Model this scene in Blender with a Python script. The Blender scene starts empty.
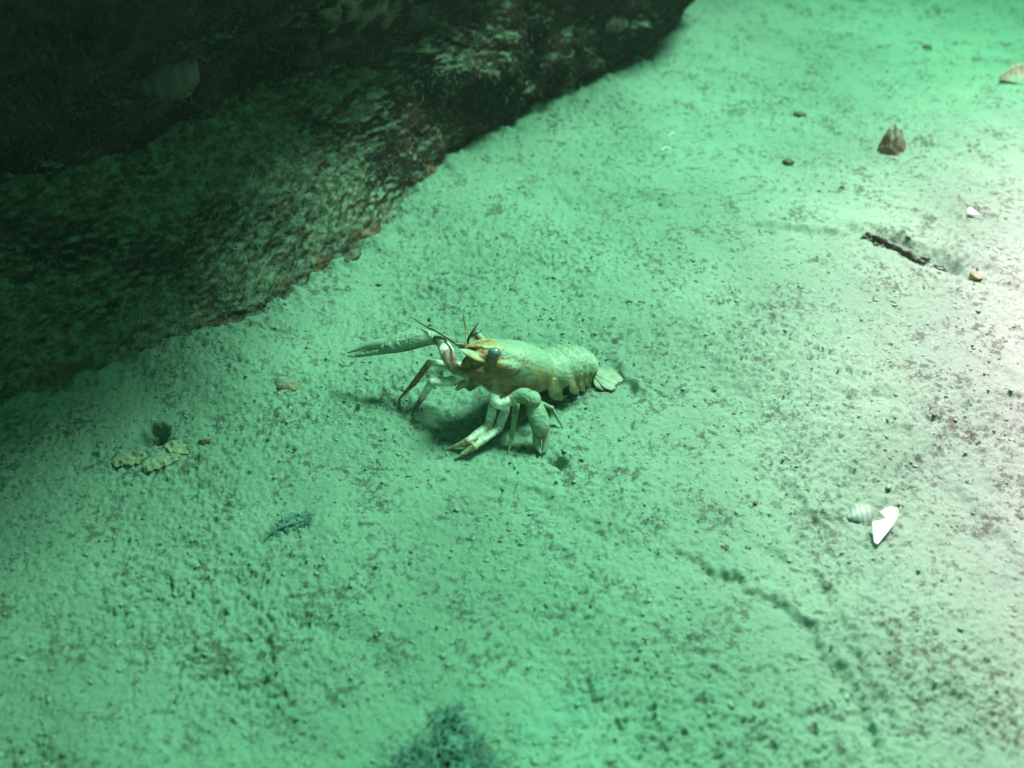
import bpy, math, random
import numpy as np
from mathutils import Vector, Matrix
from mathutils.bvhtree import BVHTree
from mathutils.kdtree import KDTree

random.seed(7)
rng = np.random.default_rng(11)
SC = bpy.context.scene
COL = SC.collection
CM = 0.01                      # everything below is laid out in centimetres, linked in metres

# ------------------------------------------------------------------ camera
PITCH, DIST, HFOV = math.radians(42), 48.0, math.radians(52)
CAM = np.array([0, -DIST*math.cos(PITCH), DIST*math.sin(PITCH)])
cd = bpy.data.cameras.new('camera')
cam = bpy.data.objects.new('camera', cd); COL.objects.link(cam)
cam.location = Vector(CAM*CM)
cam.rotation_euler = (math.pi/2 - PITCH, 0, 0)
cd.sensor_width = 36; cd.lens = 18/math.tan(HFOV/2)
cd.clip_start = 0.005; cd.clip_end = 60
cd.dof.use_dof = True; cd.dof.focus_distance = 0.475; cd.dof.aperture_fstop = 7.5
SC.camera = cam

# ------------------------------------------------------------------ light and exposure
SUN_EL, SUN_AZ = math.radians(56), math.radians(-48)     # azimuth clockwise from +Y
WATER_TINT = (0.24, 1.0, 0.52)                           # daylight after metres of green water
w = bpy.data.worlds.new('World'); SC.world = w; w.use_nodes = True
nt = w.node_tree; nt.nodes.clear()
sky = nt.nodes.new('ShaderNodeTexSky'); sky.sky_type = 'NISHITA'; sky.sun_disc = False
sky.sun_elevation = SUN_EL; sky.sun_rotation = SUN_AZ
hs = nt.nodes.new('ShaderNodeHueSaturation'); hs.inputs['Saturation'].default_value = 0.0
mx = nt.nodes.new('ShaderNodeMix'); mx.data_type = 'RGBA'; mx.blend_type = 'MULTIPLY'
mx.inputs['Factor'].default_value = 1; mx.inputs['B'].default_value = (*WATER_TINT, 1)
bg = nt.nodes.new('ShaderNodeBackground'); bg.inputs['Strength'].default_value = 0.05
wo = nt.nodes.new('ShaderNodeOutputWorld')
nt.links.new(sky.outputs[0], hs.inputs['Color']); nt.links.new(hs.outputs[0], mx.inputs['A'])
nt.links.new(mx.outputs['Result'], bg.inputs['Color']); nt.links.new(bg.outputs[0], wo.inputs[0])

sd = bpy.data.lights.new('sun', 'SUN'); sun = bpy.data.objects.new('sun', sd); COL.objects.link(sun)
sd.energy = 1.25; sd.angle = math.radians(35); sd.color = (0.16, 1.0, 0.50)
sdir = Vector((math.sin(SUN_AZ)*math.cos(SUN_EL), math.cos(SUN_AZ)*math.cos(SUN_EL), math.sin(SUN_EL)))
sun.rotation_euler = sdir.to_track_quat('Z', 'Y').to_euler()

# the diver's lamp: off to the right, its warm core lies at the right edge of the photograph, an added unseen green beam lights the bed
def lamp_beam(name, loc, energy, col, spread, tgt, soft):
    ld = bpy.data.lights.new(name, 'SPOT'); o = bpy.data.objects.new(name, ld); COL.objects.link(o)
    o.location = loc; o.rotation_euler = (Vector(loc)-Vector(tgt)).to_track_quat('Z', 'Y').to_euler()
    ld.energy = energy; ld.color = col; ld.spot_size = math.radians(spread); ld.spot_blend = 1.0; ld.shadow_soft_size = soft
lamp_beam('added_green_beam', (0.40, 0.34, 0.92), 59, (0.54, 1.0, 0.70), 78, (0.14, -0.03, 0.0), .15)
lamp_beam('dive_lamp_core', (0.44, 0.30, 0.90), 215, (1.0, 0.07, 0.46), 34, (0.41, -0.04, 0.0), .15)

vs = SC.view_settings
vs.view_transform = 'Standard'; vs.look = 'None'; vs.exposure = 1.15; vs.gamma = 1; vs.use_curve_mapping = False
SC.cycles.use_denoising = True
SC.cycles.max_bounces = 6; SC.cycles.volume_bounces = 1; SC.cycles.diffuse_bounces = 3

# ------------------------------------------------------------------ helpers
_t, _f = PITCH, 512/math.tan(HFOV/2)
_F = np.array([0, math.cos(_t), -math.sin(_t)]); _U = np.array([0, math.sin(_t), math.cos(_t)]); _R = np.array([1.0, 0, 0])
def ray(px, py): return _F*_f + _R*(px-512) + _U*(384-py)
def P(px, py, z=0.0):
    """where the sight line through a pixel of the photograph meets height z (cm)"""
    d = ray(px, py); return CAM + d*((z-CAM[2])/d[2])
def unit(v): v = np.asarray(v, float); return v/np.linalg.norm(v)

_perm = np.random.default_rng(3).permutation(256); _perm = np.concatenate([_perm, _perm, _perm])
_grad = np.random.default_rng(4).normal(size=(256, 3)); _grad /= np.linalg.norm(_grad, axis=1)[:, None]
def noise(x, y, z=0.0):
    x, y, z = np.broadcast_arrays(np.asarray(x, float), np.asarray(y, float), np.asarray(z, float))
    xi, yi, zi = np.floor(x).astype(int), np.floor(y).astype(int), np.floor(z).astype(int)
    fx, fy, fz = x-xi, y-yi, z-zi
    u, v, s = [a*a*a*(a*(a*6-15)+10) for a in (fx, fy, fz)]
    out = 0
    for i in (0, 1):
        for j in (0, 1):
            for k in (0, 1):
                h = _perm[_perm[_perm[(xi+i) & 255] + ((yi+j) & 255)] + ((zi+k) & 255)]
                g = _grad[h]
                d = g[..., 0]*(fx-i) + g[..., 1]*(fy-j) + g[..., 2]*(fz-k)
                out = out + d*(u if i else 1-u)*(v if j else 1-v)*(s if k else 1-s)
    return out*1.6
def sstep(a, b, x): t = np.clip((x-a)/(b-a), 0, 1); return t*t*(3-2*t)

def mesh_obj(name, V, F, mat=None, parent=None, smooth=True, raw=None):
    """V in cm, world space; F list of faces or (n,4)/(n,3) int array"""
    me = bpy.data.meshes.new(name)
    V = np.asarray(V, float)*CM
    if isinstance(F, np.ndarray):
        n, k = F.shape
        me.vertices.add(len(V)); me.vertices.foreach_set('co', V.ravel())
        me.loops.add(n*k); me.loops.foreach_set('vertex_index', F.astype(np.int32).ravel())
        me.polygons.add(n); me.polygons.foreach_set('loop_start', np.arange(0, n*k, k, dtype=np.int32))
        me.update(calc_edges=True); me.validate()
    else:
        me.from_pydata(V.tolist(), [], F); me.update()
    if smooth: me.shade_smooth()
    o = bpy.data.objects.new(name, me); COL.objects.link(o)
    if mat: me.materials.append(mat)
    if parent:
        o.parent = parent; o.matrix_parent_inverse = Matrix.Translation(-parent.location)
    return o
def empty(name, loc):
    o = bpy.data.objects.new(name, None); COL.objects.link(o); o.location = Vector(np.asarray(loc)*CM)
    o.empty_display_size = 0.01; return o
def tag(o, label=None, cat=None, group=None, kind=None):
    if label: o['label'] = label
    if cat: o['category'] = cat
    if group: o['group'] = group
    if kind: o['kind'] = kind
    return o

class MB:
    """collects lofts and tubes"""
    def __init__(s): s.V, s.F, s.C = [], [], []
    def rings(s, rings, col=(1, 1, 1), caps=True):
        b = sum(len(v) for v in s.V); n = len(rings[0]); m = len(rings)
        V = np.concatenate(rings)
        F = [[b+i*n+j, b+i*n+(j+1) % n, b+(i+1)*n+(j+1) % n, b+(i+1)*n+j] for i in range(m-1) for j in range(n)]
        if caps: F += [[b+j for j in range(n)][::-1], [b+(m-1)*n+j for j in range(n)]]
        s.V.append(V); s.F += F; s.C.append(np.tile(np.asarray(col, float), (len(V), 1)))
    def tube(s, pts, rad, col=(1, 1, 1), n=10, flat=1.0, up=(0, 0, 1), sub=4):
        """smooth tapered tube; flat squeezes the section along `up`"""
        pts = np.asarray(pts, float); rad = np.asarray(rad, float)
        if sub > 1 and len(pts) > 2: pts, rad = catmull(pts, rad, sub)
        elif sub > 1:
            t = np.linspace(0, 1, sub+1)[:, None]; pts = pts[0]*(1-t)+pts[1]*t; rad = rad[0]*(1-t[:, 0])+rad[1]*t[:, 0]
        rs = []
        up = unit(up)
        for i, p in enumerate(pts):
            d = unit(pts[min(i+1, len(pts)-1)] - pts[max(i-1, 0)])
            a = np.cross(up, d)
            if np.linalg.norm(a) < 1e-3: a = np.cross((1, .3, 0), d)
            a = unit(a); c = np.cross(d, a)
            th = np.arange(n)*2*math.pi/n
            rs.append(p + rad[i]*(np.cos(th)[:, None]*a + flat*np.sin(th)[:, None]*c))
        s.rings(rs, col)
    def build(s, name, mat=None, parent=None, smooth=True):
        return mesh_obj(name, np.concatenate(s.V), s.F, mat, parent, smooth)
def catmull(p, r, k):
    q = np.column_stack([p, r]); q = np.vstack([2*q[0]-q[1], q, 2*q[-1]-q[-2]]); out = []
    for i in range(1, len(q)-2):
        for t in np.arange(k)/k:
            a, b, c, d = q[i-1], q[i], q[i+1], q[i+2]
            out.append(.5*((2*b)+(-a+c)*t+(2*a-5*b+4*c-d)*t*t+(-a+3*b-3*c+d)*t**3))
    out.append(q[-2]); out = np.array(out)
    return out[:, :3], np.maximum(out[:, 3], .004)

# ------------------------------------------------------------------ materials
class Mat:
    def __init__(s, name, rough=0.95, spec=0.15):
        s.m = bpy.data.materials.new(name); s.m.use_nodes = True; s.nt = s.m.node_tree; s.nt.nodes.clear()
        s.out = s.n('ShaderNodeOutputMaterial'); s.b = s.n('ShaderNodeBsdfPrincipled')
        s.b.inputs['Roughness'].default_value = rough; s.b.inputs['Specular IOR Level'].default_value = spec
        s.l(s.b.outputs[0], s.out.inputs['Surface'])
        s.tc = s.n('ShaderNodeTexCoord'); s.geo = s.n('ShaderNodeNewGeometry')
        s.co = s.geo.outputs['Position']
    def n(s, t): return s.nt.nodes.new(t)
    def l(s, a, b): s.nt.links.new(a, b)
    def noise(s, size_cm, detail=3, rough=.55, dist=0.0):
        x = s.n('ShaderNodeTexNoise'); x.inputs['Scale'].default_value = 100/size_cm
        x.inputs['Detail'].default_value = detail; x.inputs['Roughness'].default_value = rough
        x.inputs['Distortion'].default_value = dist; s.l(s.co, x.inputs['Vector']); return x.outputs['Fac']
    def ramp(s, f, lo, hi, a=0.0, b=1.0):
        x = s.n('ShaderNodeMapRange'); x.interpolation_type = 'SMOOTHSTEP'
        for k, v in zip(('From Min', 'From Max', 'To Min', 'To Max'), (lo, hi, a, b)): x.inputs[k].default_value = v
        s.l(f, x.inputs['Value']); return x.outputs[0]
    def mix(s, f, a, b):
        x = s.n('ShaderNodeMix'); x.data_type = 'RGBA'
        for sock, v in ((x.inputs['Factor'], f), (x.inputs['A'], a), (x.inputs['B'], b)):
            if isinstance(v, (int, float)): sock.default_value = v
            elif isinstance(v, tuple): sock.default_value = (*v, 1)
            else: s.l(v, sock)
        return x.outputs['Result']
    def math(s, op, a, b=0.0):
        x = s.n('ShaderNodeMath'); x.operation = op
        for sock, v in zip(x.inputs, (a, b)):
            if isinstance(v, (int, float)): sock.default_value = v
            else: s.l(v, sock)
        return x.outputs[0]
    def upness(s):
        x = s.n('ShaderNodeSeparateXYZ'); s.l(s.geo.outputs['Normal'], x.inputs[0]); return x.outputs['Z']
    def attr(s, name, out='Color'):
        x = s.n('ShaderNodeAttribute'); x.attribute_name = name; return x.outputs[out]
    def bump(s, f, h_cm, strength=1.0):
        x = s.n('ShaderNodeBump'); x.inputs['Distance'].default_value = h_cm*CM; x.inputs['Strength'].default_value = strength
        s.l(f, x.inputs['Height'])
        if s.b.inputs['Normal'].is_linked: s.l(s.b.inputs['Normal'].links[0].from_socket, x.inputs['Normal'])
        s.l(x.outputs[0], s.b.inputs['Normal'])
    def color(s, c):
        if isinstance(c, tuple): s.b.inputs['Base Color'].default_value = (*c, 1)
        else: s.l(c, s.b.inputs['Base Color'])
        return s.m

MUD_A, MUD_B = (0.138, 0.262, 0.188), (0.178, 0.322, 0.236)
def mud_material():
    m = Mat('silt')
    c = m.mix(m.ramp(m.noise(9, 4), .35, .65), MUD_A, MUD_B)
    patch = m.math('MULTIPLY', m.math('SUBTRACT', m.noise(2.2, 4, .6), .5), .55)            # dark flecks gather in patches: litter, plus hollow shade put into the colour
    fl = m.math('ADD', m.noise(0.34, 5, .72), patch)
    c = m.mix(m.ramp(fl, .53, .65, 0, .80), c, (0.054, 0.076, 0.057))
    fl2 = m.math('ADD', m.noise(0.15, 3, .65), m.math('MULTIPLY', patch, .6))
    c = m.mix(m.ramp(fl2, .57, .72, 0, .4), c, (0.075, 0.10, 0.078))
    c = m.mix(m.ramp(m.noise(0.18, 3, .6), .60, .75, 0, .45), c, (0.33, 0.42, 0.34))
    m.bump(m.noise(0.26, 6, .78), 0.15, 1.0)
    return m.color(c)
M_MUD = mud_material()

def rock_material():
    m = Mat('algae_covered_rock', .9, .2)
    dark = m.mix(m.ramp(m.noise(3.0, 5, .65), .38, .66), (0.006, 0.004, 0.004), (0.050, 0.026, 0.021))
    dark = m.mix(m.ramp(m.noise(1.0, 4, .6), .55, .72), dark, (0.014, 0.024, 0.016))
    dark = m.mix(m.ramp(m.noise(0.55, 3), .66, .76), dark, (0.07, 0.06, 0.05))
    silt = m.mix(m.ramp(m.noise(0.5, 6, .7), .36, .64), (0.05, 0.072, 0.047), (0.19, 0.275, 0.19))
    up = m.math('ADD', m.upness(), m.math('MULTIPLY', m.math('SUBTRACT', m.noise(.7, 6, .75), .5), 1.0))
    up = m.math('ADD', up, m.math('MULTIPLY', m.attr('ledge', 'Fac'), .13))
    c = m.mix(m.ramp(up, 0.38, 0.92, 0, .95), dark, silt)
    rust = m.mix(m.ramp(m.noise(0.7, 4), .4, .65), (0.085, 0.035, 0.018), (0.20, 0.12, 0.055))
    c = m.mix(m.attr('rust', 'Fac'), c, rust)
    c = m.mix(m.attr('crust', 'Fac'), c, (0.20, 0.175, 0.145))
    m.bump(m.noise(0.35, 6, .75), 0.16, 1.0)
    return m.color(c)

def simple(name, a, b, size, rough=.8, bump=.03, silt=0.0, spec=.25, siltlo=.25):
    m = Mat(name, rough, spec)
    c = m.mix(m.ramp(m.noise(size, 4), .36, .64), a, b)
    if silt:
        up = m.math('ADD', m.upness(), m.math('MULTIPLY', m.math('SUBTRACT', m.noise(size*1.6, 4), .5), 1.0))
        c = m.mix(m.ramp(up, siltlo, siltlo+.4, 0, silt), c, MUD_A)
    if bump: m.bump(m.noise(size*.5, 3), bump)
    return m.color(c)

# ------------------------------------------------------------------ seabed
FURROWS = [   # centre line (pixels of the photograph, laid on the bed), half width cm, depth cm, berm cm
    ([(664, 560), (700, 568), (742, 590), (790, 615), (822, 655), (850, 695), (884, 770), (900, 830)], .27, .25, .16),
    ([(800, 560), (836, 612), (870, 690), (912, 770)], .22, .19, .12),
    ([(770, 470), (800, 505), (838, 570)], .22, .17, .10),
    ([(596, 352), (614, 368), (636, 392), (652, 408)], .26, .36, .14),
    ([(866, 236), (888, 244), (915, 258), (945, 268), (985, 280)], .62, .7, .30),
    ([(740, 224), (790, 232), (850, 238), (868, 236)], .38, .28, .22),
    ([(700, 385), (770, 398), (850, 402), (930, 398)], .4, .13, .08),
    ([(470, 480), (540, 500), (600, 540), (664, 560)], .4, .12, .08),
    ([(990, 360), (1008, 385), (1020, 395)], .4, .3, .15),
    ([(540, 190), (580, 205), (640, 196), (690, 210)], .6, .22, .12),
    ([(545, 455), (552, 462), (562, 470)], .28, .35, .1),
    ([(530, 165), (600, 175), (680, 180)], .5, .18, .05),
    ([(280, 620), (360, 640), (420, 690)], .5, .10, .06),
    ([(920, 470), (985, 520), (1024, 575)], .45, .18, .10),
    ([(-150, 470), (0, 412), (130, 367), (240, 334), (300, 288), (378, 234), (430, 182), (470, 150), (530, 114), (600, 84), (650, 55)], 1.0, -.55, 0),
]
FURROWS = [([P(*q)[:2] for q in pl], a, b, c) for pl, a, b, c in FURROWS]
PITS = [   # pixel, radius cm, depth cm
    (153, 437, .58, 1.3), (556, 463, .35, .5), (400, 404, .55, .35), (430, 375, .5, .45), (460, 422, 1.3, .30),
    (598, 210, .45, .16), (712, 567, .45, .14), (776, 560, .35, .14),
]
def seabed_height(x, y):
    x = np.asarray(x, float); y = np.asarray(y, float)
    z = .45*noise(x/24, y/24, .3) + .22*noise(x/8, y/8, 1.7)
    wx = x + .5*noise(x/1.8, y/1.8, 5.1); wy = y + .5*noise(x/1.8, y/1.8, 9.4)
    patch = .45 + .9*sstep(-.35, .45, noise(x/7.0, y/7.0, 21.3))
    z += .10*noise(x/3.0, y/3.0, 2.2) + .085*noise(wx/1.3, wy/1.1, 3.3)
    n1 = noise(x/.9, y/.8, 11.5); n2 = noise(x/.42, y/.36, 4.3); n3 = noise(x/.21, y/.19, 6.6); n4 = noise(x/.12, y/.11, 7.9)
    z += patch*(.085*n2 + .085*n3 + .055*n4)
    f = .7*n1 + .9*n2 + .7*n3 + .3*n4                       # crumbly hollows between the flocs
    z -= patch*.24*sstep(.46, .92, f)
    g = noise(x/.55, y/.5, 51.5) + .7*noise(x/.25, y/.22, 54.3) + .4*n4
    z += patch*.10*sstep(.45, 1.0, g)                        # small clods
    g2 = noise(x/.26, y/.24, 61.5) + .5*noise(x/.13, y/.12, 64.3)
    z += .035*sstep(.40, .8, g2)
    mg = P(228, 372); z += .85*np.exp(-(((x-mg[0])/3.0)**2+((y-mg[1])/2.2)**2)**1.5)
    jx = x + .30*noise(x/.8, y/.8, 31.0) + .15*noise(x/.28, y/.28, 33.0); jy = y + .30*noise(x/.8, y/.8, 37.0) + .15*noise(x/.28, y/.28, 39.0)
    for pl, hw, dep, berm in FURROWS:
        pl = np.array(pl); lo = pl.min(0)-3; hi = pl.max(0)+3
        m = (x > lo[0]) & (x < hi[0]) & (y > lo[1]) & (y < hi[1])
        if not m.any(): continue
        xs, ys = jx[m], jy[m]; best = np.full(xs.shape, 1e9); sg = np.zeros(xs.shape)
        for a, b in zip(pl[:-1], pl[1:]):
            d = b-a; L = max((d@d), 1e-6); t = np.clip(((xs-a[0])*d[0]+(ys-a[1])*d[1])/L, 0, 1)
            ex, ey = xs-a[0]-t*d[0], ys-a[1]-t*d[1]; r = np.hypot(ex, ey)
            s = np.sign(d[0]*ey-d[1]*ex); k = r < best; best[k] = r[k]; sg[k] = s[k]
        ends = np.minimum(np.hypot(xs-pl[0][0], ys-pl[0][1]), np.hypot(xs-pl[-1][0], ys-pl[-1][1]))
        broken = .55 + .55*sstep(-.4, .4, noise(xs/.9, ys/.9, 44.0))
        fade = sstep(0, 1.6, ends)*broken
        z[m] += fade*(-dep*np.exp(-(best/hw)**2) + berm*np.exp(-((best-1.6*hw)/(.9*hw))**2)*(sg > 0))
    for px, py, r, dep in PITS:
        c = P(px, py); q = np.hypot(jx-c[0], jy-c[1])/r
        z -= dep*np.exp(-q**4)
    return z

def build_seabed():
    def grow(dense, n, f):
        s = dense[-1]-dense[-2]; out = []; v = dense[-1]
        for i in range(n): s *= f; v += s; out.append(v)
        return out
    ys = [-24.0]; 
    while ys[-1] < 62: ys.append(ys[-1] + .052*(1+max(0, ys[-1]+20)/32))
    ys = np.array(ys + grow(ys, 42, 1.17))
    back = []; s = .08; v = -24.0
    while v > -620: s *= 1.2; v -= s; back.append(v)
    ys = np.concatenate([back[::-1], ys])
    us = np.linspace(-1, 1, 930); ext = []; s = us[1]-us[0]; v = 1.0
    while v < 14: s *= 1.17; v += s; ext.append(v)
    us = np.concatenate([-np.array(ext[::-1]), us, ext])
    half = 20 + np.clip(ys+24, 0, 120)*.47
    X = us[None, :]*half[:, None]*np.ones_like(ys)[:, None]
    far = np.clip((np.abs(us)-1)/13, 0, 1)**1.5
    X = X + np.sign(us)[None, :]*far[None, :]*(640-14*half[:, None]).clip(0)
    Y = np.repeat(ys[:, None], len(us), 1)
    Z = seabed_height(X.ravel(), Y.ravel())
    V = np.column_stack([X.ravel(), Y.ravel(), Z])
    r, c = X.shape; idx = np.arange(r*c).reshape(r, c)
    F = np.stack([idx[:-1, :-1], idx[:-1, 1:], idx[1:, 1:], idx[1:, :-1]], -1).reshape(-1, 4)
    o = mesh_obj('seabed', V, F, M_MUD); tag(o, kind='structure'); return o
seabed = build_seabed()
def gz(x, y): return float(seabed_height(np.array([x]), np.array([y]))[0])
def on_bed(px, py):
    p = P(px, py)
    for _ in range(4): p = P(px, py, gz(p[0], p[1]))
    return p

# ------------------------------------------------------------------ the boulder
M_ROCK = rock_material()
def build_boulder():
    front = [P(*q) for q in ((-330, 560), (-150, 470), (0, 413), (130, 368), (240, 335), (300, 290), (378, 236), (430, 184), (470, 152), (530, 116), (600, 86), (650, 57), (672, 38))]
    slope = [1, 1, 1, 1, 1, 1, .95, .6, .25, .05, 0, 0, 0]
    P_ = [f[:2] for f in front]
    e = P_[-1]
    P_ += [e+np.array((1.0, 3.5)), e+np.array((-.5, 11)), e+np.array((-7, 22)), e+np.array((-20, 31)), e+np.array((-40, 34)), np.array((-62, 40)), np.array((-78, 18)), np.array((-74, -10)), np.array((-56, -22))]
    slope += [0, .0, .2, .5, .5, .5, .5, .8, 1]
    # closed spline resampled evenly, dense where it is seen
    q = np.column_stack([np.array(P_), slope]); n = len(q); pts = []
    for i in range(n):
        a, b, c, d = q[i-1], q[i], q[(i+1) % n], q[(i+2) % n]
        for t in np.arange(40)/40: pts.append(.5*((2*b)+(-a+c)*t+(2*a-5*b+4*c-d)*t*t+(-a+3*b-3*c+d)*t**3))
    pts = np.array(pts); seg = np.linalg.norm(np.diff(np.vstack([pts, pts[:1]])[:, :2], axis=0), axis=1)
    seen = np.array([1.0 if (i < 14*40 and i > 40) else .22 for i in range(len(pts))])
    s = np.concatenate([[0], np.cumsum(seg*seen)]); tt = np.linspace(0, s[-1], 860, endpoint=False)
    px = np.vstack([pts, pts[:1]]); B = np.column_stack([np.interp(tt, s, px[:, k]) for k in range(3)])
    for _ in range(6): B[:, :2] = .5*B[:, :2]+.25*(np.roll(B[:, :2], 1, 0)+np.roll(B[:, :2], -1, 0))
    tan = np.roll(B[:, :2], -3, 0)-np.roll(B[:, :2], 3, 0); tan /= np.linalg.norm(tan, axis=1)[:, None]
    nrm = np.column_stack([tan[:, 1], -tan[:, 0]])             # counter-clockwise loop: points outward
    zc = np.array([-3, -.4, 0.1, .5, .9, 1.6, 3.0, 5.0, 6.6, 7.6, 8.8, 10.5, 13, 17, 21, 26, 32])
    dl = np.array([.3, .1, -.05, -.35, -.7, -1.3, -2.3, -3.6, -5.2, -6.0, -5.6, -4.0, -1.2, 2.6, 6.5, 8.5, 5.0])
    dr = np.array([-.3, -.4, -.6, -.5, -.2, .2, .6, .9, 1.2, 1.4, 1.6, 1.9, 2.3, 2.9, 3.2, 2.6, .8])
    zz = np.concatenate([np.linspace(-3, 0, 5)[:-1], np.linspace(0, 15, 210), np.linspace(15, 32, 30)[1:]])
    ctr = B[:, :2].mean(0)
    rows = []
    for z in zz:
        d = B[:, 2]*np.interp(z, zc, dl)+(1-B[:, 2])*np.interp(z, zc, dr)
        rows.append(np.column_stack([B[:, :2]+nrm*d[:, None], np.full(len(B), z)]))
    top = rows[-1]
    for k in np.linspace(0, 1, 14)[1:]:
        rows.append(np.column_stack([top[:, :2]+(ctr-top[:, :2])*k*.985, 32+4*np.sin(k*math.pi/2)*np.ones(len(top))]))
    m, c = len(rows), len(B); V = np.concatenate(rows)
    base = V.copy()
    x, y, z = V.T
    N = np.column_stack([np.tile(nrm, (m, 1)), np.zeros(len(V))]); capm = np.repeat(np.arange(m) >= len(zz), c)
    N[capm] = (0, 0, 1)
    env = .35+.65*sstep(-.8, 1.0, z)
    bulk = 1.6*noise(x/9, y/9, z/8)+.9*noise(x/4, y/4, z/3.5)
    bulk *= .35+.65*sstep(1.5, 7, z)
    sl = np.tile(B[:, 2], m)*sstep(8.5, 6.5, z)                  # the ledge is smoothed by silt
    wx, wy, wz = x+.5*noise(x/1.5, y/1.5, z/1.5), y+.5*noise(x/1.5, y/1.5, z/1.5+7), z+.5*noise(x/1.5, y/1.5, z/1.5+13)
    fine = (1-.85*sl)*(.5*noise(wx/2.0, wy/2.0, wz/2.0)+.34*noise(wx/.9, wy/.9, wz/.9))+(1-.5*sl)*.15*noise(wx/.42, wy/.42, wz/.42)+(1-.5*sl)*.11*noise(x/.23, y/.23, z/.23)+.06*noise(x/.14, y/.14, z/.14)
    D = N.copy(); D[:, 2] += .6*sl; D /= np.linalg.norm(D, axis=1)[:, None]
    V = V+D*((bulk+fine)*env)[:, None]
    idx = np.arange(m*c).reshape(m, c); nx = np.roll(idx, -1, 1)
    F = np.stack([idx[:-1], nx[:-1], nx[1:], idx[1:]], -1).reshape(-1, 4)
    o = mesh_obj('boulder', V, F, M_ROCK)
    rust = sstep(1.1, .2, base[:, 2]+.9*noise(x/1.3, y/1.3, z)+.5*noise(x/.5, y/.5, z))*sstep(-.12, .35, noise(x/2.2, y/2.2, 4.0))*.9
    tileB = np.tile(B[:, 2], m)
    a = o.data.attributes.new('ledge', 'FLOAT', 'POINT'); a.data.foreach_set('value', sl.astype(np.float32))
    a = o.data.attributes.new('rust', 'FLOAT', 'POINT'); a.data.foreach_set('value', np.clip(rust, 0, 1).astype(np.float32))
    g = P(390, 5, 11); crust = np.exp(-(((x-g[0])/5)**2+((y-g[1])/6)**2+((z-g[2])/2.6)**2))*sstep(0.0, .4, noise(x/.9, y/.9, z/.9))
    a = o.data.attributes.new('crust', 'FLOAT', 'POINT'); a.data.foreach_set('value', np.clip(crust, 0, 1).astype(np.float32))
    tag(o, 'huge dark algae-covered boulder with a silty lower ledge resting on the lake bed', 'boulder')
    return o, V, F
boulder, RV, RF = build_boulder()
BVH = BVHTree.FromPolygons([Vector(v) for v in RV], RF.tolist())
def on_rock(px, py):
    h = BVH.ray_cast(Vector(CAM), Vector(unit(ray(px, py))))
    return np.array(h[0]), np.array(h[1])

# ------------------------------------------------------------------ the crayfish
MUDF = 0.0
def crayfish_material():
    m = Mat('crayfish_shell', .55, .4)
    c = m.attr('tint')
    mott = m.mix(m.ramp(m.noise(.28, 4), .4, .62), (0.35, 0.30, 0.26), (1.15, 1.15, 1.15))
    x = m.n('ShaderNodeMix'); x.data_type = 'RGBA'; x.blend_type = 'MULTIPLY'; x.inputs['Factor'].default_value = .5
    m.l(c, x.inputs['A']); m.l(mott, x.inputs['B'])
    up = m.math('ADD', m.upness(), m.math('MULTIPLY', m.math('SUBTRACT', m.noise(.32, 4, .65), .5), 1.1))
    up = m.math('ADD', up, m.math('SUBTRACT', m.attr('dusty', 'Fac'), .5))
    dust = m.mix(m.ramp(m.noise(.16, 3), .4, .66), MUD_A, MUD_B)
    c = m.mix(m.ramp(up, .20, .90, 0, .82), x.outputs['Result'], dust)
    m.bump(m.noise(.10, 3), .02, .8)
    return m.color(c)
M_CRAY = crayfish_material()
BROWN, RUST, PALE, OLIVE, MOUTH = (0.24, 0.15, 0.055), (0.36, 0.14, 0.045), (0.78, 0.80, 0.70), (0.27, 0.24, 0.11), (0.16, 0.115, 0.105)
TIP = (0.58, 0.40, 0.22)
YEL = (0.46, 0.38, 0.17)

cray = empty('crayfish', (0.6, -1.2, 0))
tag(cray, 'silt-dusted brown crayfish standing with raised head and claws spread on the mud', 'crayfish')

yaw = math.radians(20)
fh = np.array([-math.cos(yaw), -math.sin(yaw), 0])
C0 = P(537, 371, 1.7)
pit = math.radians(30)
cf = fh*math.cos(pit)+np.array([0, 0, math.sin(pit)])           # carapace forward
lat = unit(np.cross((0, 0, 1), fh))                             # the animal's left (towards the camera)
cu = unit(np.cross(cf, lat))                                    # carapace up
if cu[2] < 0: cu = -cu
_r = math.radians(15); lat, cu = lat*math.cos(_r)+cu*math.sin(_r), cu*math.cos(_r)-lat*math.sin(_r)
def CP(l, a, h): return C0+cf*l+lat*a+cu*h                      # carapace space: forward, left, up

def ring(c, side, up, w, hu, hd, n=36, p=2.3):
    th = np.arange(n)*2*math.pi/n; cs, sn = np.cos(th), np.sin(th)
    ex = np.sign(cs)*np.abs(cs)**(2/p)*w; ey = np.sign(sn)*np.abs(sn)**(2/p)*np.where(sn > 0, hu, hd)
    return c+ex[:, None]*side+ey[:, None]*up

def dusted(o, tint, dusty):
    n = len(o.data.vertices)
    tint = np.broadcast_to(np.asarray(tint, float), (n, 3)); dusty = np.broadcast_to(np.asarray(dusty, float), (n,))
    a = o.data.attributes.new('tint', 'FLOAT_COLOR', 'POINT'); a.data.foreach_set('color', np.column_stack([tint, np.ones(n)]).astype(np.float32).ravel())
    a = o.data.attributes.new('dusty', 'FLOAT', 'POINT'); a.data.foreach_set('value', dusty.astype(np.float32))
    return o

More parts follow.
